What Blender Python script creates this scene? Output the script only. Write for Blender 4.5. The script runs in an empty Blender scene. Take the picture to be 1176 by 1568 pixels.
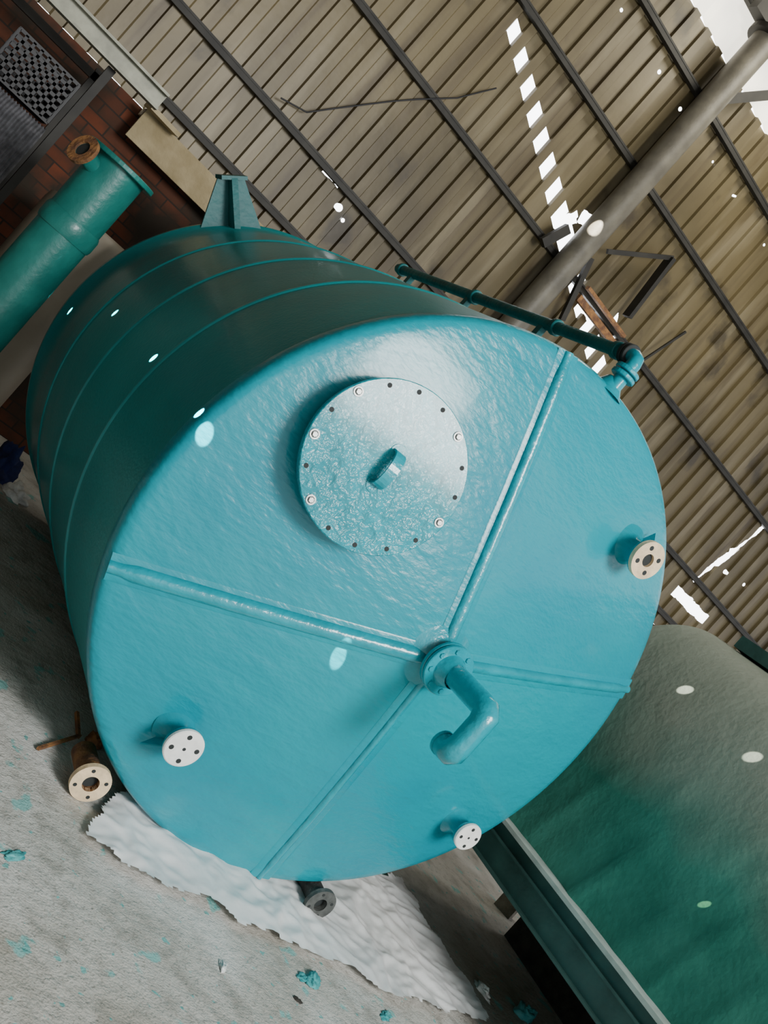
import bpy, math, random
from mathutils import Vector, Matrix, noise
random.seed(4)
# ---------------- camera calibration (world: X along wall, Y along tank axis, Z up) ---------
FP,PITCH,ROLL,CH,BETA=1461.1,-0.0186,0.7267,1.5346,0.5631
C=Vector((0,0,CH))
Rt=Vector((math.cos(BETA),-math.sin(BETA),0)); Fh=Vector((math.sin(BETA),math.cos(BETA),0)); Z=Vector((0,0,1))
F=Fh*math.cos(PITCH)+Z*math.sin(PITCH); U=-Fh*math.sin(PITCH)+Z*math.cos(PITCH)
cr=Rt*math.cos(ROLL)+U*math.sin(ROLL); cu=-Rt*math.sin(ROLL)+U*math.cos(ROLL)
def ray(p): return F+cr*((p[0]-588)/FP)-cu*((p[1]-784)/FP)
def hY(p,y): d=ray(p); return C+d*(y/d.y)
def hX(p,x): d=ray(p); return C+d*(x/d.x)
def hZ(p,z=0): d=ray(p); return C+d*((z-CH)/d.z)
def hN(p,o,n): d=ray(p); return C+d*((o-C).dot(n)/d.dot(n))
TC=Vector((2.285,2.902,1.2)); TR=1.2; TL=2.83; HC=0.24
def hCone(p,off=0.0):
    d=ray(p); t=1.5
    while t<6:
        P=C+d*t; r=math.hypot(P.x-TC.x,P.z-TC.z)
        if (TC.y-P.y)<HC*(1-r/TR)+off: return P
        t+=0.001
    return hY(p,TC.y)
def hCyl(p):
    d=ray(p);ox,oz=C.x-TC.x,C.z-TC.z
    A=d.x*d.x+d.z*d.z;B=2*(ox*d.x+oz*d.z);Q=ox*ox+oz*oz-TR*TR;D=max(0,B*B-4*A*Q)
    return C+d*((-B-math.sqrt(D))/(2*A))
# ---------------- materials ----------------
def mat(name,col,rough=.5,metal=0,var=.0,vscale=3,bump=0,bscale=20,col2=None,coat=0,bump2=0,b2scale=150,detail=6,bdist=.02,lo=.35,hi=.65,stretch=None,spec=.5):
    m=bpy.data.materials.new(name); m.use_nodes=True; nt=m.node_tree; N=nt.nodes; Lk=nt.links
    b=N['Principled BSDF']; b.inputs['Roughness'].default_value=rough; b.inputs['Metallic'].default_value=metal
    b.inputs['Base Color'].default_value=(*col,1); b.inputs['Specular IOR Level'].default_value=spec
    if coat: b.inputs['Coat Weight'].default_value=coat; b.inputs['Coat Roughness'].default_value=.12
    tc=N.new('ShaderNodeTexCoord')
    if col2 is not None or var:
        n=N.new('ShaderNodeTexNoise'); n.inputs['Scale'].default_value=vscale; n.inputs['Detail'].default_value=detail
        Lk.new(tc.outputs['Object'],n.inputs['Vector'])
        r=N.new('ShaderNodeValToRGB'); r.color_ramp.elements[0].position=lo; r.color_ramp.elements[1].position=hi
        c2=col2 if col2 is not None else tuple(min(1,c*(1+var)) for c in col)
        c1=col if col2 is not None else tuple(c*(1-var) for c in col)
        r.color_ramp.elements[0].color=(*c1,1); r.color_ramp.elements[1].color=(*c2,1)
        Lk.new(n.outputs['Fac'],r.inputs['Fac']); Lk.new(r.outputs['Color'],b.inputs['Base Color'])
    prev=None
    for s,sc in ((bump,bscale),(bump2,b2scale)):
        if s:
            n=N.new('ShaderNodeTexNoise'); n.inputs['Scale'].default_value=sc; n.inputs['Detail'].default_value=3
            if stretch:
                mp=N.new('ShaderNodeMapping');mp.inputs['Rotation'].default_value=(0,.9,0);mp.inputs['Scale'].default_value=stretch
                Lk.new(tc.outputs['Object'],mp.inputs[0]);Lk.new(mp.outputs[0],n.inputs['Vector'])
            else: Lk.new(tc.outputs['Object'],n.inputs['Vector'])
            bp=N.new('ShaderNodeBump'); bp.inputs['Strength'].default_value=s; bp.inputs['Distance'].default_value=bdist
            Lk.new(n.outputs['Fac'],bp.inputs['Height'])
            if prev: Lk.new(prev.outputs['Normal'],bp.inputs['Normal'])
            prev=bp
    if prev: Lk.new(prev.outputs['Normal'],b.inputs['Normal'])
    return m
M_face=mat('teal_gelcoat_end',(0.0,.245,.325),.3,0,vscale=1.4,col2=(.0,.295,.36),bump=.55,bscale=5,bump2=.2,b2scale=24,coat=.35,stretch=(1,1,2.2),spec=.3)
M_shell=mat('teal_gelcoat_shell',(0.0,.22,.235),.32,0,vscale=2,col2=(.0,.26,.27),bump=.15,bscale=6,bump2=.12,b2scale=70,coat=.12,spec=.3)
M_ring=mat('teal_gelcoat_band',(0.0,.26,.28),.28,0,var=.1,vscale=4,coat=.3)
M_rib=mat('teal_gelcoat_rib',(0.0,.295,.37),.24,0,var=.1,vscale=10,bump=.3,bscale=30,coat=.5)
M_cover=mat('teal_gelcoat_cover',(.0,.28,.35),.22,0,var=.12,vscale=8,bump=1,bscale=9,bump2=.6,b2scale=30,coat=.6,bdist=.03,spec=.4)
M_teal=mat('teal_pipe_paint',(.005,.15,.13),.4,0,vscale=5,col2=(.015,.21,.18),bump=.15,bscale=30,coat=.15)
M_lug=mat('teal_lug_paint',(.0,.11,.115),.5,0,vscale=5,col2=(.0,.14,.14),bump=.15,bscale=30)
M_dteal=mat('dark_teal_paint',(.0,.12,.125),.4,0,var=.2,vscale=12,bump=.2,bscale=40,spec=.3)
M_white=mat('white_plastic',(.88,.88,.85),.45,0,var=.06,vscale=30)
M_beige=mat('bare_laminate_beige',(.78,.60,.38),.55,0,var=.15,vscale=25,bump=.2,bscale=60)
M_hole=mat('bolt_hole_dark',(.02,.025,.025),.8,0,var=.2)
M_zinc=mat('washer_steel',(.6,.62,.6),.4,.3,var=.2,vscale=60)
M_rust=mat('rust_brown',(.13,.06,.03),.8,0,vscale=20,col2=(.32,.15,.05),bump=.4,bscale=60)
M_grey=mat('dark_grey_laminate',(.08,.085,.08),.6,0,var=.3,vscale=25,bump=.3,bscale=60)
M_steel=mat('girt_steel',(.022,.02,.016),.6,.2,var=.3,vscale=8)
M_col=mat('column_paint',(.10,.09,.07),.5,.1,vscale=6,col2=(.16,.145,.11),bump=.1,bscale=40)
M_chan=mat('pale_channel',(.26,.26,.20),.5,.2,var=.2,vscale=12)
M_wood=mat('pale_plank',(.30,.235,.12),.75,0,vscale=5,col2=(.44,.36,.21),bump=.3,bscale=30)
M_black=mat('black_plastic',(.012,.012,.014),.5,0,var=.3)
M_fabric=mat('grey_fabric',(.10,.10,.11),.9,0,var=.3,vscale=30)
M_pipe_b=mat('beige_drum',(.24,.21,.16),.5,0,vscale=3,col2=(.32,.28,.22),bump=.1,bscale=10)
M_block=mat('weathered_block',(.28,.25,.2),.8,0,var=.3,vscale=15,bump=.5,bscale=40)
M_sheet=mat('white_polythene',(.80,.80,.79),.35,0,vscale=3,col2=(.92,.92,.91),bump=.15,bscale=12,bdist=.02)
M_scrapT=mat('teal_scrap',(.02,.30,.32),.6,0,col2=(.12,.42,.42),vscale=12,bump=.6,bscale=25)
M_scrapW=mat('white_scrap',(.7,.72,.7),.7,0,var=.2,vscale=20,bump=.6,bscale=25)
M_blue=mat('blue_cloth',(.01,.02,.09),.9,0,var=.4,vscale=15,bump=.6,bscale=20)
M_dark=mat('dark_debris',(.03,.027,.022),.9,0,var=.4,vscale=15,bump=.6,bscale=20)
M_frame=mat('green_frame',(.035,.09,.078),.5,0,var=.25,vscale=6,bump=.1,bscale=30)
M_flange=mat('pale_flange_edge',(.40,.47,.43),.5,0,var=.15,vscale=10)
# ---- floor
def floor_mat():
    m=mat('stained_concrete',(.47,.455,.41),.75,0,vscale=1.3,col2=(.62,.61,.57),bump=.4,bscale=25,bump2=.3,b2scale=120,detail=10)
    nt=m.node_tree;N=nt.nodes;L=nt.links;b=N['Principled BSDF']
    src=b.inputs['Base Color'].links[0].from_socket
    tc=[n for n in N if n.type=='TEX_COORD'][0]
    def layer(src,scale,p0,p1,col,det=5,fac=1,w=0):
        n=N.new('ShaderNodeTexNoise');n.noise_dimensions='4D';n.inputs['W'].default_value=w;n.inputs['Scale'].default_value=scale;n.inputs['Detail'].default_value=det;L.new(tc.outputs['Object'],n.inputs['Vector'])
        r=N.new('ShaderNodeMapRange');r.inputs[1].default_value=p0;r.inputs[2].default_value=p1;r.inputs[4].default_value=fac;L.new(n.outputs['Fac'],r.inputs[0])
        x=N.new('ShaderNodeMix');x.data_type='RGBA';L.new(r.outputs[0],x.inputs[0]);L.new(src,x.inputs[6]);x.inputs[7].default_value=(*col,1);return x.outputs[2]
    src=layer(src,9,.48,.70,(.28,.265,.23),9,.85,1)
    src=layer(src,60,.56,.70,(.22,.21,.18),4,.75,8)
    src=layer(src,2.2,.52,.70,(.74,.74,.71),8,.8,2)
    src=layer(src,1.1,.50,.72,(.29,.255,.19),8,.75,5)
    src=layer(src,6,.60,.63,(.18,.50,.47),6,.8,3)
    src=layer(src,20,.64,.67,(.10,.42,.40),3,.8,4)
    L.new(src,b.inputs['Base Color']);return m
M_floor=floor_mat()
def brick_mat():
    m=bpy.data.materials.new('red_brick');m.use_nodes=True;N=m.node_tree.nodes;L=m.node_tree.links;b=N['Principled BSDF'];b.inputs['Roughness'].default_value=.9
    tc=N.new('ShaderNodeTexCoord');s=N.new('ShaderNodeSeparateXYZ');c=N.new('ShaderNodeCombineXYZ')
    L.new(tc.outputs['Object'],s.inputs[0]);L.new(s.outputs[0],c.inputs[0]);L.new(s.outputs[2],c.inputs[1])
    t=N.new('ShaderNodeTexBrick');t.inputs['Scale'].default_value=1;t.inputs['Brick Width'].default_value=.23;t.inputs['Row Height'].default_value=.085;t.inputs['Mortar Size'].default_value=.006
    t.inputs['Color1'].default_value=(.17,.045,.018,1);t.inputs['Color2'].default_value=(.07,.028,.015,1);t.inputs['Mortar'].default_value=(.035,.022,.016,1)
    L.new(c.outputs[0],t.inputs['Vector'])
    n=N.new('ShaderNodeTexNoise');n.inputs['Scale'].default_value=3;n.inputs['Detail'].default_value=8;L.new(tc.outputs['Object'],n.inputs['Vector'])
    r=N.new('ShaderNodeMapRange');r.inputs[1].default_value=.42;r.inputs[2].default_value=.60;L.new(n.outputs['Fac'],r.inputs[0])
    x=N.new('ShaderNodeMix');x.data_type='RGBA';L.new(r.outputs[0],x.inputs[0]);L.new(t.outputs['Color'],x.inputs[6]);x.inputs[7].default_value=(.035,.025,.016,1)
    L.new(x.outputs[2],b.inputs['Base Color'])
    bp=N.new('ShaderNodeBump');bp.inputs['Strength'].default_value=.5;bp.invert=True;L.new(t.outputs['Fac'],bp.inputs['Height']);L.new(bp.outputs[0],b.inputs['Normal']);return m
M_brick=brick_mat()
def sheet_mat(holes,segs):
    m=mat('weathered_corrugated_sheet',(.060,.045,.018),.45,.1,vscale=.6,col2=(.16,.125,.06),bump=.1,bscale=10,detail=8)
    N=m.node_tree.nodes;L=m.node_tree.links;b=N['Principled BSDF'];tc=[n for n in N if n.type=='TEX_COORD'][0]
    src=b.inputs['Base Color'].links[0].from_socket
    def streak(src,sc,ns,p0,p1,col,fac,loc=0):
        mp=N.new('ShaderNodeMapping');mp.inputs['Scale'].default_value=sc;mp.inputs['Location'].default_value=(loc,0,loc);L.new(tc.outputs['Object'],mp.inputs[0])
        n=N.new('ShaderNodeTexNoise');n.inputs['Scale'].default_value=ns;n.inputs['Detail'].default_value=6;L.new(mp.outputs[0],n.inputs['Vector'])
        r=N.new('ShaderNodeMapRange');r.inputs[1].default_value=p0;r.inputs[2].default_value=p1;r.inputs[4].default_value=fac;L.new(n.outputs['Fac'],r.inputs[0])
        x=N.new('ShaderNodeMix');x.data_type='RGBA';L.new(r.outputs[0],x.inputs[0]);L.new(src,x.inputs[6]);x.inputs[7].default_value=(*col,1);return x.outputs[2]
    src=streak(src,(5,.1,.3),1.2,.5,.75,(.05,.032,.014),.9)
    src=streak(src,(3,.1,.5),1.5,.52,.68,(.24,.20,.12),.6,7)
    src=streak(src,(1.2,.1,1),1.6,.61,.69,(.02,.014,.008),.7,3)
    L.new(src,b.inputs['Base Color'])
    def math_(op,a,bv):
        g=N.new('ShaderNodeMath');g.operation=op
        for i,v in enumerate((a,bv)):
            if isinstance(v,(int,float)): g.inputs[i].default_value=v
            elif v is not None: L.new(v,g.inputs[i])
        return g.outputs[0]
    sx=N.new('ShaderNodeVectorMath');sx.operation='MULTIPLY';sx.inputs[1].default_value=(1,0,1);L.new(tc.outputs['Object'],sx.inputs[0])
    wob=N.new('ShaderNodeTexNoise');wob.inputs['Scale'].default_value=9;L.new(tc.outputs['Object'],wob.inputs['Vector'])
    wv=math_('MULTIPLY',wob.outputs['Fac'],.06)
    prev=None
    for h,rad in holes:
        d=N.new('ShaderNodeVectorMath');d.operation='DISTANCE';L.new(sx.outputs[0],d.inputs[0]);d.inputs[1].default_value=(h.x,0,h.z)
        g=math_('GREATER_THAN',d.outputs['Value'],rad)
        prev=g if prev is None else math_('MULTIPLY',prev,g)
    for A,B,wd in segs:
        dv=Vector((B.x-A.x,0,B.z-A.z));Ls=dv.length;dv/=Ls;nv=Vector((-dv.z,0,dv.x))
        s1=N.new('ShaderNodeVectorMath');s1.operation='SUBTRACT';L.new(sx.outputs[0],s1.inputs[0]);s1.inputs[1].default_value=((A.x+B.x)/2,0,(A.z+B.z)/2)
        d1=N.new('ShaderNodeVectorMath');d1.operation='DOT_PRODUCT';L.new(s1.outputs[0],d1.inputs[0]);d1.inputs[1].default_value=dv
        d2=N.new('ShaderNodeVectorMath');d2.operation='DOT_PRODUCT';L.new(s1.outputs[0],d2.inputs[0]);d2.inputs[1].default_value=nv
        t=math_('GREATER_THAN',math_('ABSOLUTE',d1.outputs['Value'],None),Ls/2)
        q=math_('GREATER_THAN',math_('ADD',math_('ABSOLUTE',d2.outputs['Value'],None),wv),wd+.03)
        prev=math_('MULTIPLY',prev,math_('MAXIMUM',t,q))
    L.new(prev,b.inputs['Alpha'])
    return m
# ---------------- mesh builder ----------------
class MB:
    def __init__(s): s.v=[];s.f=[];s.m=[];s.s=[]
    def add(s,vs,fs,mi=0,sm=False):
        o=len(s.v);s.v+=[tuple(v) for v in vs]
        for f in fs: s.f.append([i+o for i in f]);s.m.append(mi);s.s.append(sm)
    def box(s,c,size,mi=0,rot=None,bev=0):
        c=Vector(c);hx,hy,hz=[q/2 for q in size];vs=[]
        for sx in(-1,1):
            for sy in(-1,1):
                for sz in(-1,1):
                    v=Vector((sx*hx,sy*hy,sz*hz));vs.append(c+((rot@v) if rot else v))
        s.add(vs,[(0,1,3,2),(4,6,7,5),(0,4,5,1),(2,3,7,6),(0,2,6,4),(1,5,7,3)],mi)
    def beam(s,a,b,w,h,mi=0):
        a=Vector(a);b=Vector(b);d=(b-a);L=d.length;x=d.normalized();up=Z if abs(x.z)<.95 else Vector((0,1,0))
        y=up.cross(x).normalized();z=x.cross(y)
        s.box((a+b)/2,(L,w,h),mi,Matrix((x,y,z)).transposed())
    def lathe(s,prof,org,axis,seg=48,mi=0,sm=True,cap0=False,cap1=False):
        org=Vector(org);ax=Vector(axis).normalized();e1=ax.orthogonal().normalized();e2=ax.cross(e1);vs=[]
        for r,h in prof:
            for i in range(seg):
                t=2*math.pi*i/seg;vs.append(org+ax*h+(e1*math.cos(t)+e2*math.sin(t))*r)
        fs=[]
        for k in range(len(prof)-1):
            for i in range(seg):
                j=(i+1)%seg;fs.append((k*seg+i,k*seg+j,(k+1)*seg+j,(k+1)*seg+i))
        s.add(vs,fs,mi,sm)
        if cap0: s.add(vs[:seg],[tuple(range(seg))[::-1]],mi)
        if cap1: s.add(vs[-seg:],[tuple(range(seg))],mi)
    def disc(s,c,axis,r,t,mi=0,seg=40,b=.003):
        s.lathe([(r-b,0),(r,b),(r,t-b),(r-b,t)],c,axis,seg,mi,False,True,True)
    def ring(s,c,axis,r0,r1,t,mi=0,seg=40):
        s.lathe([(r0,t),(r0,0),(r1,0),(r1,t),(r0,t)],c,axis,seg,mi,False)
    def tube(s,path,r,seg=20,mi=0,caps=True):
        P=[Vector(p) for p in path];n=len(P);rs=r if isinstance(r,(list,tuple)) else [r]*n
        T=[(P[min(i+1,n-1)]-P[max(i-1,0)]).normalized() for i in range(n)]
        e=T[0].orthogonal().normalized();vs=[]
        for i in range(n):
            e=(e-T[i]*e.dot(T[i])).normalized();g=T[i].cross(e)
            for k in range(seg):
                t=2*math.pi*k/seg;vs.append(P[i]+(e*math.cos(t)+g*math.sin(t))*rs[i])
        fs=[(i*seg+k,i*seg+(k+1)%seg,(i+1)*seg+(k+1)%seg,(i+1)*seg+k) for i in range(n-1) for k in range(seg)]
        s.add(vs,fs,mi,True)
        if caps: s.add(vs[:seg],[tuple(range(seg))[::-1]],mi);s.add(vs[-seg:],[tuple(range(seg))],mi)
    def make(s,name,mats,parent=None):
        me=bpy.data.meshes.new(name);me.from_pydata(s.v,[],s.f)
        for m in mats: me.materials.append(m)
        me.polygons.foreach_set('material_index',s.m);me.polygons.foreach_set('use_smooth',s.s);me.update()
        o=bpy.data.objects.new(name,me);bpy.context.collection.objects.link(o)
        if parent: o.parent=parent
        return o
NY=Vector((0,-1,0))
# ---------------- TANK ----------------
def cone_w(r): return HC*(1-r/TR)
b=MB()
NSEG=160
prof=[(TR-.003,.05),(TR,.09),(TR,.8),(TR,1.6),(TR,2.4)]
prof+=[(TR,TL-.06),(TR+.012,TL-.05),(TR+.012,TL-.01),(TR-.03,TL),(0.01,TL+.02)]
b.lathe(prof,TC,(0,1,0),NSEG,0,True)
tank=b.make('fiberglass_storage_tank',[M_shell])
b=MB()
for q in ((250,551),(297,437),(215,425)):
    ry=hCyl(q).y-TC.y;ry=min(ry,TL-.12)
    b.lathe([(TR-.002,ry-.018),(TR+.004,ry-.011),(TR+.007,ry-.005),(TR+.007,ry+.005),(TR+.004,ry+.011),(TR-.002,ry+.018)],TC,(0,1,0),NSEG,0,True)
b.make('hoop_bands',[M_ring],tank)
b=MB()
def cw(r):
    return cone_w(r)+.012*math.sin(math.pi*(1-r/TR))
cp=[(TR+.001,-.085),(TR+.004,-.06),(TR+.003,-.03),(TR-.003,-.012),(TR-.014,.001)]+[(TR*(1-k/30.),cw(TR*(1-k/30.))) for k in range(1,30)]+[(.005,HC)]
b.lathe(cp,TC,NY,NSEG,0,True)
b.make('end_cone',[M_face],tank)
b=MB()
def cpt(ang,r,off=0): return TC+Vector((r*math.cos(ang),-(cw(r)+off),r*math.sin(ang)))
for ang,rad in ((105.2,.026),(202,.031),(18.8,.024),(282.3,.017)):
    a=math.radians(ang);n=26
    path=[cpt(a,.05+(TR-.055)*k/n) for k in range(n+1)]
    b.tube(path,[rad*(1 if k<n-1 else .75) for k in range(n+1)],16,0)
    vs=[];t=Vector((-math.sin(a),0,math.cos(a)))
    for k in range(n+1):
        p=cpt(a,.05+(TR-.055)*k/n)
        for q,o in((-.05,0.0),(-.043,.003),(.043,.003),(.05,0.0)): vs.append(p+t*q+NY*o)
    b.add(vs,[(k*4+j,k*4+j+1,(k+1)*4+j+1,(k+1)*4+j) for k in range(n) for j in range(3)],1,True)
b.make('stiffening_ribs',[M_rib,M_face],tank)
# manhole
mc=hCone((578,722));ra=math.atan2(mc.z-TC.z,mc.x-TC.x);sl=math.atan(HC/TR)
mn=Vector((math.cos(ra)*math.sin(sl),-math.cos(sl),math.sin(ra)*math.sin(sl))).normalized()
cc=hCone((588,716),.10)
b=MB();base=cc-mn*.16
b.lathe([(.30,-.02),(.27,.02),(.25,.05),(.245,.14)],base,mn,64,0)
b.ring(cc-mn*.03,mn,.2,.290,.028,0,72)
b.disc(cc,mn,.296,.022,1,80)
top=cc+mn*.022
for q,w in (((548,597),1),((483,665),1),((483,762),1),((672,800),1),((703,668),1),((597,590),0),((641,603),0),((676,630),0),((508,627),0),((474,713),0),((508,803),0),((545,830),0),((592,838),0),((636,826),0),((697,762),0),((708,717),0)):
    p=hN(q,top,mn);d=(p-top).normalized();p=top+d*.272
    if w: b.disc(p,mn,.018,.004,3,20,.001);b.disc(p+mn*.004,mn,.010,.006,3,6,.001);b.ring(p+mn*.0042,mn,.010,.012,.0006,2,16)
    else: b.disc(p-mn*.001,mn,.0085,.0022,2,16,.0005)
hd=(cr*.62+cu*.78); hd=(hd-mn*hd.dot(mn)).normalized(); hs=mn.cross(hd)
path=[]
for k in range(13):
    t=math.pi*k/12;path.append(cc+mn*(.022+.055*math.sin(t)**.6)+hd*(-.062*math.cos(t)))
vs=[]
for k,p in enumerate(path):
    nn=(p-(cc+mn*.02)).normalized()
    for q,o in((-.02,0),(.02,0),(.02,.008),(-.02,.008)): vs.append(p+hs*q+nn*o)
b.add(vs,[(k*4+j,k*4+(j+1)%4,(k+1)*4+(j+1)%4,(k+1)*4+j) for k in range(12) for j in range(4)],4,False)
b.disc(cc+mn*.021-hd*.065,mn,.03,.004,1,20,.001);b.disc(cc+mn*.021+hd*.065,mn,.03,.004,1,20,.001)
b.make('manhole_cover',[M_face,M_cover,M_hole,M_zinc,M_rib],tank)
# hub flange & gooseneck vent
b=MB();hc=TC+NY*(HC-.03)
b.lathe([(.16,-.01),(.10,.03),(.062,.05),(.06,.075)],hc,NY,48,0)
b.disc(hc+NY*.07,NY,.100,.018,0,48);b.disc(hc+NY*.092,NY,.100,.018,0,48)
for k in range(8):
    t=2*math.pi*(k+.5)/8;b.disc(hc+NY*.11+Vector((math.cos(t),0,math.sin(t)))*.080,NY,.011,.006,0,6,.001)
r0=.044;yv=TC.y-.60
b.lathe([(.066,0),(.052,.03),(r0,.05)],hc+NY*.11,NY,32,0)
path=[(TC.x,TC.y-.3,1.205),(TC.x,yv+.05,1.21),(TC.x,yv+.02,1.208),(TC.x,yv,1.19),(TC.x,yv-.004,1.16),(TC.x,yv-.004,1.07),(TC.x,yv+.002,1.04),(TC.x,yv+.018,1.024),(TC.x,yv+.04,1.022),(TC.x,yv+.068,1.022)]
b.tube(path,[r0,r0,r0*1.08,r0*1.12,r0,r0,r0*1.12,r0*1.08,r0,r0],28,0,False)
b.tube([(TC.x,yv+.0675,1.022),(TC.x,yv+.04,1.022)],r0*.85,24,2,True)
b.ring((TC.x,yv+.058,1.022),(0,1,0),r0*.84,r0*1.06,.012,0,28)
b.make('gooseneck_vent',[M_rib,M_rib,M_hole,M_zinc],tank)
# nozzles
def nozzle(name,pt,w,r,fm,holes,chole,neck=.045,bw=.02):
    c=hY(pt,TC.y-w);rr=math.hypot(c.x-TC.x,c.z-TC.z);bs=cw(min(rr,TR))
    b=MB();L=w-bs
    b.lathe([(neck*1.9,-.01),(neck*1.35,.015),(neck,.035),(neck,L-.02)],(c.x,TC.y-bs,c.z),NY,32,0)
    b.disc(c-NY*.022,NY,r*.97,.012,0,36,.002)
    if chole:
        b.ring(c-NY*.01,NY,r*.35,r,.02,1,40);b.disc(c-NY*.009,NY,r*.36,.006,2,24,.001)
    else: b.disc(c-NY*.01,NY,r,.02,1,40,.004)
    o=.6 if chole else .3
    for k in range(holes):
        t=2*math.pi*k/holes+o;b.disc(c+NY*.0095+Vector((math.cos(t),0,math.sin(t)))*r*.66,NY,r*.13,.0015,2,16,.0004)
    if not chole: b.disc(c+NY*.0095,NY,r*.09,.0015,2,16,.0004)
    d=Vector((c.x-TC.x,0,c.z-TC.z)).normalized()
    b.add([c+NY*-.03+d*neck,c+NY*-L+d*neck,c+NY*-L*1.0+d*(neck+.09),c+NY*-.03+d*neck+Z*.006,c+NY*-L+d*neck+Z*.006,c+NY*-L+d*(neck+.09)+Z*.006],[(0,1,2),(3,5,4),(0,2,5,3)],0)
    b.make(name,[M_face,fm,M_hole],tank)
nozzle('blind_nozzle',(281,1145),.17,.072,M_white,4,False)
nozzle('blind_nozzle_2',(716,1281),.17,.062,M_white,4,False,.042)
nozzle('open_nozzle',(990,857),.19,.080,M_beige,4,True,.05)
# base lugs
b=MB()
for ang in(132.4,42.4,312.4):
    a=math.radians(ang);rd=Vector((math.cos(a),0,math.sin(a)));tg=Vector((-math.sin(a),0,math.cos(a)));Yv=Vector((0,1,0))
    o=TC+Yv*(TL-.10)
    def P(r,t,yy): return o+rd*r+tg*t+Yv*yy
    def plate(q,n,th=.02):
        vs=[x-n*th/2 for x in q]+[x+n*th/2 for x in q];k=len(q)
        b.add(vs,[tuple(range(k))[::-1],tuple(range(k,2*k))]+[(i,(i+1)%k,k+(i+1)%k,k+i) for i in range(k)],0)
    plate([P(1.17,-.185,.04),P(1.17,.185,.04),P(1.47,.075,.04),P(1.47,-.075,.04)],Yv)
    plate([P(1.17,0,.04),P(1.47,0,.04),P(1.47,0,-.05),P(1.19,0,-.12)],tg,.035)
    plate([P(1.47,-.085,.06),P(1.47,.085,.06),P(1.47,.075,-.05),P(1.47,-.075,-.05)],rd,.022)
b.make('base_lugs',[M_lug],tank)
# top line pipe
px,pz=2.25,2.555
b=MB();b.tube([(px,3.02,pz),(px,5.22,pz)],.027,20,0)
for yy in(3.05,3.5,4.25,5.15): b.disc((px,yy,pz),(0,1,0),.037,.03,0,24)
for yy in(3.6,4.3,5.0):
    b.box((px,yy,2.475),(.03,.04,.12),0)
b.disc((px,3.015,pz),(0,-1,0),.045,.02,2,24);b.disc((px,2.99,pz),(0,-1,0),.045,.018,2,24)
b.tube([(px,2.985,pz),(px,2.955,pz),(px,2.935,pz-.01),(px,2.928,pz-.03),(px,2.928,2.37)],.03,20,1)
b.disc((px,2.928,pz-.075),(0,0,1),.052,.018,1,24);b.disc((px,2.928,pz-.10),(0,0,1),.052,.018,1,24)
b.lathe([(.075,-.035),(.05,0),(.032,.03)],(px,2.95,2.41),(0,0,1),24,1)
b.make('dip_pipe',[M_dteal,M_face,M_hole],tank)
def stub(x,y,r,m,mf,name,ln=.3):
    b=MB();c=Vector((x,y,r+.002))
    b.ring(c,(0,1,0),r*.42,r,.022,1,40)
    b.lathe([(r*.42,0),(r*.42,ln),(r*.62,ln),(r*.62,.02)],c,(0,1,0),32,0)
    b.disc(c+Vector((0,.03,0)),(0,1,0),r*.43,.01,2,24,.001)
    for k in range(4):
        t=math.pi/2*k+.5;b.disc(c+NY*.0005+Vector((math.cos(t),0,math.sin(t)))*r*.74,NY,r*.1,.001,2,14,.0003)
    b.make(name,[m,mf,M_hole])
p=hY((170,1166),2.88);stub(p.x,2.88,.073,M_rust,M_beige,'flanged_pipe_stub',.2)
p=hY((500,1376),2.84);stub(p.x,2.84,.07,M_grey,M_grey,'flanged_pipe_stub.001')
# ---------------- floor & ground stuff ----------------
b=MB();b.add([(-3,-6,0),(14,-6,0),(14,7.1,0),(-3,7.1,0)],[(0,1,2,3)],0);b.make('floor',[M_floor])
def inside(x,y,poly):
    c=False;n=len(poly)
    for i in range(n):
        x1,y1=poly[i];x2,y2=poly[(i+1)%n]
        if (y1>y)!=(y2>y) and x<(x2-x1)*(y-y1)/(y2-y1)+x1:c=not c
    return c
def floor_sheet(name,pix,m,amp=.03,step=.012):
    poly=[(hZ(q).x,hZ(q).y) for q in pix]
    x0=min(q[0] for q in poly);x1=max(q[0] for q in poly);y0=min(q[1] for q in poly);y1=max(q[1] for q in poly)
    nx=int((x1-x0)/step)+2;ny=int((y1-y0)/step)+2;idx={};vs=[];fs=[]
    def facet(x,y,s,k):
        # distance-cell ridges -> creased polygon facets of crumpled film
        d,pts=noise.voronoi(Vector((x*s,y*s,k)))
        return min(1,(d[1]-d[0])*1.4)
    for i in range(nx):
        for j in range(ny):
            x=x0+i*step;y=y0+j*step
            n=noise.noise_vector(Vector((x*4,y*4,0)));n2=noise.noise_vector(Vector((x*16,y*16,0)));jx,jy=x+n.x*.06+n2.x*.02,y+n.y*.06+n2.y*.02
            if inside(jx,jy,poly):
                w=noise.noise_vector(Vector((x*2.5,y*2.5,4)))*.12
                X,Y=x+w.x,y+w.y
                h=.55*(1-facet(X*1.3,Y,3.2,1.3))+.3*(1-facet(X,Y*1.4,7,5.1))+.14*(1-facet(X,Y,14,8.7))
                idx[(i,j)]=len(vs);vs.append((x,y,.003+amp*h))
    for (i,j) in idx:
        q=[(i,j),(i+1,j),(i+1,j+1),(i,j+1)]
        if all(k in idx for k in q): fs.append([idx[k] for k in q])
    b=MB();b.add(vs,fs,0,True);return b.make(name,[m])
floor_sheet('plastic_sheet',[(182,1215),(150,1240),(128,1300),(225,1352),(300,1385),(390,1432),(470,1462),(540,1502),(600,1535),(670,1560),(745,1568),(735,1545),(700,1490),(650,1420),(615,1350),(560,1330),(400,1290),(250,1210)],M_sheet,.04)
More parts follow.
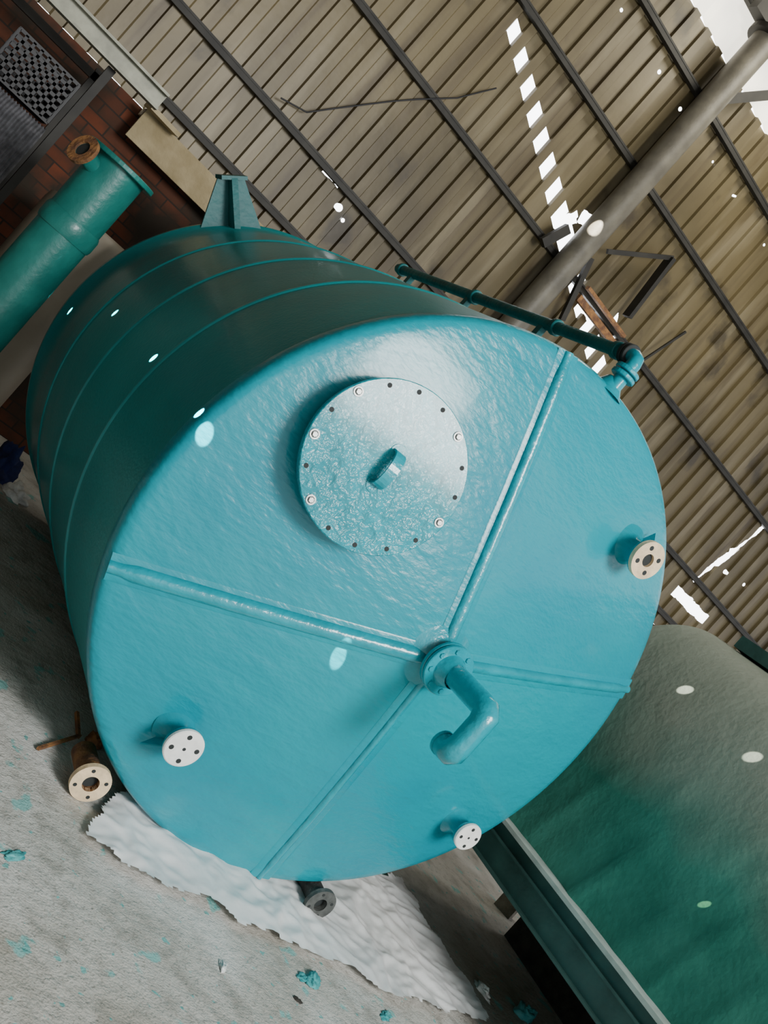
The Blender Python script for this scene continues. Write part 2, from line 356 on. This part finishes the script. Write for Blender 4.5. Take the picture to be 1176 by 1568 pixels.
def clump(name,pt,rx,ry,rz,m,ang=0,seed=0,world=None):
    c=hZ(pt) if world is None else Vector(world);vs=[];fs=[];n1,n2=14,22
    for i in range(n1+1):
        ph=math.pi/2*i/n1
        for k in range(n2):
            t=2*math.pi*k/n2;v=Vector((math.sin(ph)*math.cos(t),math.sin(ph)*math.sin(t),math.cos(ph)))
            s=1+.55*noise.noise(v*1.9+Vector((seed,seed*2,0)))+.25*noise.noise(v*5+Vector((seed,0,0)))
            x,y,zz=v.x*rx*s,v.y*ry*s,v.z*rz*s
            vs.append((c.x+x*math.cos(ang)-y*math.sin(ang),c.y+x*math.sin(ang)+y*math.cos(ang),c.z+max(0.002,zz)))
    for i in range(n1):
        for k in range(n2): fs.append((i*n2+k,(i+1)*n2+k,(i+1)*n2+(k+1)%n2,i*n2+(k+1)%n2))
    b=MB();b.add(vs,fs,0,True);return b.make(name,[m])
clump('crumpled_rag',(20,760),.08,.10,.08,M_scrapW,.3,1)
clump('blue_cloth_bundle',None,.10,.10,.20,M_blue,.2,2,(1.48,5.98,0))
clump('teal_scrap',(800,1556),.07,.05,.06,M_scrapT,.3,4)
clump('teal_scrap.001',(478,1503),.05,.03,.02,M_scrapT,.9,5)
clump('teal_scrap.002',(462,1498),.03,.02,.012,M_scrapT,.2,9)
clump('teal_scrap.003',(590,1556),.05,.02,.01,M_scrapT,.6,15)
clump('teal_scrap.004',(22,1310),.05,.02,.008,M_scrapT,.6,16)
clump('paper_scrap',(340,1480),.035,.015,.01,M_scrapW,1.2,6)
clump('paper_scrap.001',(738,1520),.03,.06,.03,M_scrapW,.2,7)
clump('dirt_lump',(456,1532),.012,.02,.006,M_dark,1.2,8)
b=MB();p=hZ((770,1395));b.box((p.x,p.y,.05),(.1,.13,.1),0,Matrix.Rotation(.5,3,'Z'));b.box((p.x-.01,p.y+.02,.12),(.09,.1,.04),0,Matrix.Rotation(.9,3,'Z'));b.make('concrete_block',[M_block])
clump('debris_pile',(765,1340),.10,.2,.08,M_dark,.2,11)
b=MB();p=hZ((55,1150));q=hZ((115,1135));b.beam((p.x,p.y,.012),(q.x,q.y,.03),.012,.012,0);q2=hZ((105,1105));b.beam((q.x,q.y,.02),(q2.x,q2.y,.05),.014,.014,0);b.make('rusty_rod',[M_rust])
clump('rusty_rag',(140,1140),.035,.04,.05,M_rust,.2,13)
# ---------------- back wall ----------------
WY=7.0
holes=[(hY(q,WY),r) for q,r in (((955,15),.015),((1013,110),.018),((1045,167),.018),((1095,248),.011),((1126,300),.012),((1170,375),.013),((1113,877),.025),((1142,897),.02),((519,318),.03),((527,338),.016))]
segs=[(hY((1062,892),WY),hY((1176,805),WY),.03),(hY((1036,905),WY),hY((1080,950),WY),.06),(hY((500,258),WY),hY((522,285),WY),.03),
 (hY((892,330),WY),hY((925,352),WY),.05),(hY((850,345),WY),hY((885,332),WY),.05),(hY((890,455),WY),hY((905,490),WY),.04),(hY((940,520),WY),hY((948,480),WY),.015)]
M_corr=sheet_mat(holes,segs)
pitch=.19;x0=-3.0;n=int(17/pitch)
def Lz(x): return max(2.7,min(6.0,4.24-.42*(x-3.69)))
vs=[];fs=[];xs=[]
for k in range(n):
    bx=x0+k*pitch
    for o,d in((0,0),(.075,0),(.09,.03),(.18,.03)): xs.append((bx+o,d,k))
def rows(x):
    g=.06+.035*max(0,min(1,(x-2.4)/1.5));return [2.36,Lz(x)-g,Lz(x)+g,6.1,7.7]
NR=5
for x,d,k in xs:
    for zz in rows(x): vs.append((x,WY+d,zz))
for i in range(len(xs)-1):
    x,d,k=xs[i]
    for j in range(NR-1):
        if j==1 and 2.36<x<5.3 and i%4==2: continue
        if j==3 and x>3.35: continue
        fs.append((i*NR+j,(i+1)*NR+j,(i+1)*NR+j+1,i*NR+j+1))
b=MB();b.add(vs,fs,0,False)
b.make('wall_back',[M_corr])
b=MB();b.box((5.5,WY+.12,1.18),(17,.2,2.36),0);b.make('wall_back_masonry',[M_brick])
M_trans=mat('translucent_daylight_panel',(.80,.74,.60),.5,0,var=.1,vscale=3)
bt=M_trans.node_tree.nodes['Principled BSDF'];bt.inputs['Emission Color'].default_value=(1,.95,.82,1);bt.inputs['Emission Strength'].default_value=2.2
b=MB();vs=[];fs=[]
xx=3.35;i=0
while xx<13.9:
    vs+=[(xx,WY+(.03 if i%2 else 0),6.1),(xx,WY+(.03 if i%2 else 0),7.7)];i+=1;xx+=.095
fs=[(2*k,2*k+2,2*k+3,2*k+1) for k in range(i-1)];b.add(vs,fs,0);b.make('window_clerestory',[M_trans])
b=MB()
for zz in(3.0,3.94,4.92,5.72,6.5,2.5):
    b.beam((-3,WY-.03,zz),(14,WY-.03,zz),.05,.05,0);b.beam((-3,WY-.055,zz+.022),(14,WY-.055,zz+.022),.008,.016,0)
girts=b.make('wall_girts',[M_steel])
b=MB();cx=4.02
b.tube([(cx,6.8,0),(cx,6.8,4.4),(cx,6.8,6.35)],.115,32,0);b.disc((cx,6.8,6.33),(0,0,1),.17,.05,1,32)
b.disc((cx,6.8,0),(0,0,1),.2,.03,1,32)
b.beam((cx-.3,6.8,6.45),(cx+.7,6.8,6.5),.1,.14,1);b.beam((cx,6.8,5.7),(cx+.55,6.8,6.35),.05,.08,1)
col=b.make('steel_column',[M_col,M_steel])
b=MB()
def wp(x,y,yy=6.85): return hY((x,y),yy)
b.beam(wp(1028,395),wp(960,485),.04,.10,0);b.beam(wp(885,455),wp(950,540),.04,.06,1);b.beam(wp(905,395),wp(860,490),.04,.05,0)
b.beam(wp(1050,508),wp(978,556),.02,.02,0);b.beam(wp(930,385),wp(1030,395),.03,.04,0)
b.beam(wp(900,440),wp(955,515),.05,.03,1);b.beam(wp(830,372),wp(870,350),.05,.08,0)
b.make('knee_brace',[M_steel,M_rust],col)
b=MB();b.tube([hY(q,6.94) for q in((430,150),(470,172),(520,165),(560,160),(600,155),(640,152),(700,150),(760,135))],.006,8,0);b.make('electric_cable',[M_black],girts)
b=MB();b.box((1.78,6.93,2.335),(1.8,.2,.05),0)
b.box((1.78,6.84,2.25),(1.8,.03,.22),0);b.box((.98,6.75,2.37),(.25,.14,.03),0,Matrix.Rotation(.2,3,'Z'));b.make('timber_ledge',[M_wood])
# ---------------- left clutter ----------------
b=MB();pb=hY((192,262),5.2)
p0=hY((0,455),5.2);vx=(pb.x+p0.x)/2
b.tube([(vx,5.2,.0),(vx,5.2,pb.z-.1),(vx,5.2,pb.z)],.145,40,0)
b.disc((vx,5.2,pb.z-.01),(0,0,1),.195,.025,0,48)
b.disc((vx,5.2,.0),(0,0,1),.22,.03,0,48)
b.lathe([(.15,0),(.156,.02),(.156,.08),(.148,.10)],(vx,5.2,pb.z-.45),(0,0,1),40,0)
nd=Vector((-.75,-.50,.18)).normalized();nz=pb.z-.12
b.tube([Vector((vx,5.2,nz)),Vector((vx,5.2,nz))+nd*.24],.042,24,0);b.ring(Vector((vx,5.2,nz))+nd*.23,nd,.04,.08,.022,1,32);b.disc(Vector((vx,5.2,nz))+nd*.23,nd,.042,.01,2,20)
b.make('flanged_pipe_column',[M_teal,M_rust,M_hole])
b=MB();b.lathe([(.30,.1),(.31,.14),(.30,.2),(.30,1.50),(.29,1.55),(.25,1.57)],(1.0,6.3,0),(0,0,1),48,0,True,True,True)
b.box((1.0,6.3,.05),(.6,.6,.1),1);b.make('beige_drum',[M_pipe_b,M_dark])
b=MB()
for x in(-1.2,.52):
    for yy in(6.2,6.7): b.box((x,yy,1.15),(.05,.05,2.3),0)
for zz in(.5,1.25,): b.box((-.34,6.45,zz),(1.8,.6,.03),0)
b.box((-.34,6.7,2.25),(1.8,.05,.05),0)
b.make('storage_rack',[M_steel,M_chan])
b=MB()
b.box((-.2,6.15,2.36),(2.05,.06,.10),0);b.box((-.2,6.12,2.41),(2.05,.10,.015),0);b.box((-.2,6.12,2.31),(2.05,.10,.015),0)
b.make('steel_channel',[M_chan])
def crate(name,c,size,seed=0):
    b=MB();x,y,z=size;c=Vector(c);n=6
    for k in range(n+1):
        zz=c.z+z*k/n
        b.box((c.x,c.y-y/2,zz),(x,.012,.02),0);b.box((c.x-x/2,c.y,zz),(.012,y,.02),0);b.box((c.x+x/2,c.y,zz),(.012,y,.02),0);b.box((c.x,c.y+y/2,zz),(x,.012,.02),0)
    for k in range(9):
        xx=c.x-x/2+x*k/8
        b.box((xx,c.y-y/2,c.z+z/2),(.018,.012,z),0);b.box((xx,c.y+y/2,c.z+z/2),(.018,.012,z),0)
    for k in range(5):
        yy=c.y-y/2+y*k/4;b.box((c.x-x/2,yy,c.z+z/2),(.012,.018,z),0);b.box((c.x+x/2,yy,c.z+z/2),(.012,.018,z),0)
    b.box((c.x,c.y,c.z+.005),(x,y,.01),0);b.make(name,[M_black])
crate('plastic_crate',(.25,6.42,1.82),(.40,.4,.28));crate('plastic_crate.001',(.18,6.42,.53),(.5,.4,.3));crate('plastic_crate.002',(.2,6.42,.87),(.5,.4,.3))
b=MB();vs=[];fs=[];n=70
for k in range(n+1):
    x=-.25+.72*k/n;o=.012*(k%2)
    vs+=[(x,6.15-o,1.27),(x,6.15-o,1.72),(x,6.2,1.79-o),(x,6.65,1.79-o)]
fs=[(k*4+j,(k+1)*4+j,(k+1)*4+j+1,k*4+j+1) for k in range(n) for j in range(3)]
b.add(vs,fs,0);b.make('ribbed_grey_mat_stack',[M_fabric])
# ---------------- green covered vessel at right ----------------
def tarp_mat():
    m=mat('green_translucent_laminate',(.018,.15,.11),.65,0,vscale=2.2,col2=(.055,.25,.19),bump=.35,bscale=4,bump2=.12,b2scale=40,bdist=.025,spec=.25)
    N=m.node_tree.nodes;L=m.node_tree.links;b=N['Principled BSDF'];tc=[n for n in N if n.type=='TEX_COORD'][0]
    src=b.inputs['Base Color'].links[0].from_socket
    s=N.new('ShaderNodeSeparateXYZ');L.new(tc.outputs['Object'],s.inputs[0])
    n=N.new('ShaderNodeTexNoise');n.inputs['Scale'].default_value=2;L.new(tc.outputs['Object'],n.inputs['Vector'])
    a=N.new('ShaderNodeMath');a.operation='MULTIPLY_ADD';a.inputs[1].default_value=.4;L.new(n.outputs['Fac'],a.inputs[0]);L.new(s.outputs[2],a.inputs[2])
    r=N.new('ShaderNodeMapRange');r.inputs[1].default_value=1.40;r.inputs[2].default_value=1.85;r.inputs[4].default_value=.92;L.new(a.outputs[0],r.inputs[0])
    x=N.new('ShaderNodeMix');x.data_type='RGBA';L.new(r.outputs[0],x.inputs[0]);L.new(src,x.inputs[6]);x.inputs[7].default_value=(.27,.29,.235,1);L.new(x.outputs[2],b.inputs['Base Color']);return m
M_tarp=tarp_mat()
b=MB();vs=[];fs=[];ny,nt=170,64
prof=[]
for k in range(nt+1):
    ang=math.pi*k/nt
    cxp=4.75;rx=.98;h=1.42;e=.42
    prof.append((cxp-rx*math.copysign(abs(math.cos(ang))**e,math.cos(ang)),.72+h*abs(math.sin(ang))**.45))
for i in range(ny+1):
    for (X,Zz) in prof:
        end=4.0-.65*((Zz-.72)/1.42)**1.2
        yy=-2.2+(end+2.2)*i/ny
        w=max(0,min(1,1.15-(Zz-.72)/.8))
        fold=max(0,1-abs(noise.noise(Vector((yy*.9+Zz*.8,Zz*1.5-yy*.6,2))))*8)**2+.5*max(0,1-abs(noise.noise(Vector((yy*2.1+Zz*1.5,Zz*3-yy*1.6,8))))*8)**2
        d=.028*fold*w+.01*noise.noise(Vector((yy*2,Zz*3,X)))*w+.003*noise.noise(Vector((yy*5,Zz*6,X*3)))
        vs.append((X-d*(1 if X<4.75 else -1),yy,Zz))
W_=nt+1
fs=[(i*W_+k,(i+1)*W_+k,(i+1)*W_+k+1,i*W_+k+1) for i in range(ny) for k in range(nt)]
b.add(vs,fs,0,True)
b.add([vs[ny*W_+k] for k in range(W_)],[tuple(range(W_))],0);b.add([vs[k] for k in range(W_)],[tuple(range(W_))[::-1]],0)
b.box((4.75,.75,.715),(2.16,6.1,.020),2)
b.box((4.75,.75,.60),(2.08,6.0,.20),1);b.box((3.70,.75,.512),(.04,6.0,.012),1);b.box((3.695,.75,.64),(.02,6.0,.012),1)
for yy in(-2,-.6,.8,2.2,3.6):
    for xx in(5.1,5.65): b.box((xx,yy,.25),(.1,.1,.5),1)
b.box((5.3,.75,.25),(.7,5.8,.50),3)  # dark filler box standing in for the shade beneath the vessel
b.beam((4.2,-2.2,2.16),(4.2,3.2,2.16),.10,.07,1)
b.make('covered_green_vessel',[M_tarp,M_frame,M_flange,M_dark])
# ---------------- rest of building ----------------
M_roof=mat('roof_sheet_underside',(.12,.10,.07),.7,0,var=.2,vscale=1)
b=MB();b.box((5.5,.6,7.75),(17,13.2,.06),0)
for yy in(-5,-2.5,0,2.5,5): b.box((5.5,yy,7.6),(17,.08,.2),1)
b.make('ceiling',[M_roof,M_steel])
b=MB();b.box((-3.06,.6,3.86),(.1,13.2,7.72),0);b.make('wall_left',[M_roof])
# ---------------- light ----------------
w=bpy.data.worlds.new('sky');bpy.context.scene.world=w;w.use_nodes=True
WN=w.node_tree.nodes;WL=w.node_tree.links
bg=WN['Background'];bg.inputs[0].default_value=(.95,.97,1,1)
tcw=WN.new('ShaderNodeTexCoord');sp=WN.new('ShaderNodeSeparateXYZ');mr=WN.new('ShaderNodeMapRange')
mr.inputs[1].default_value=.35;mr.inputs[2].default_value=.7;mr.inputs[3].default_value=1.55;mr.inputs[4].default_value=9
WL.new(tcw.outputs['Generated'],sp.inputs[0]);WL.new(sp.outputs[1],mr.inputs[0]);WL.new(mr.outputs[0],bg.inputs[1])
def area(name,loc,tgt,size,e,col=(1,1,1)):
    l=bpy.data.lights.new(name,'AREA');l.size=size;l.energy=e;l.color=col;o=bpy.data.objects.new(name,l);bpy.context.collection.objects.link(o)
    o.location=loc;o.rotation_euler=(Vector(tgt)-Vector(loc)).to_track_quat('-Z','Y').to_euler();return o
area('doorway_daylight',(3.0,-4.2,4.4),(2.1,2.9,1.4),2.2,700,(1,1,.98))
area('skylight_daylight',(4.6,5.3,6.9),(4.3,7.0,4.4),1.2,70,(1,.95,.8))  # added fill lamp under the roof, lightens the wall around the slits
def spot(name,tgt,e,dist=3.2,col=(1,.98,.9),sz=1.1,dr=(-.45,-.55,.7)):
    l=bpy.data.lights.new(name,'SPOT');l.energy=e;l.spot_size=math.radians(sz);l.spot_blend=.5;l.shadow_soft_size=.0;l.color=col
    o=bpy.data.objects.new(name,l);bpy.context.collection.objects.link(o)
    d=Vector(dr).normalized();o.location=Vector(tgt)+d*dist;o.rotation_euler=(-d).to_track_quat('-Z','Y').to_euler()
spot('sunbeam',hCone((515,1010)),3500);spot('sunbeam.001',hCone((313,665)),6000)
spot('sunbeam.002',hX((1020,1077),3.9),2000);spot('sunbeam.003',hX((1137,1168),3.85),2000)
spot('sunbeam.005',hZ((780,1515)),600,3.2,(1,.7,.4))
spot('sunbeam.006',hY((915,345),6.7),6000,2.5,(1,.93,.8),2.6)
for i,(q,e) in enumerate((((235,548),14000),((176,479),9000),((107,476),9000),((305,634),12000))):
    spot('sunbeam.%03d'%(7+i),hCyl(q),e,2.0,(1,1,1),1.2,(-.8,-.3,.55))  # added narrow spots imitating slit reflections glinting on the shell
# ---------------- camera ----------------
c=bpy.data.cameras.new('camera');co=bpy.data.objects.new('camera',c);bpy.context.collection.objects.link(co)
co.matrix_world=Matrix(((cr.x,cu.x,-F.x,C.x),(cr.y,cu.y,-F.y,C.y),(cr.z,cu.z,-F.z,C.z),(0,0,0,1)))
c.sensor_fit='VERTICAL';c.sensor_height=36;c.lens=FP/1568*36
bpy.context.scene.camera=co
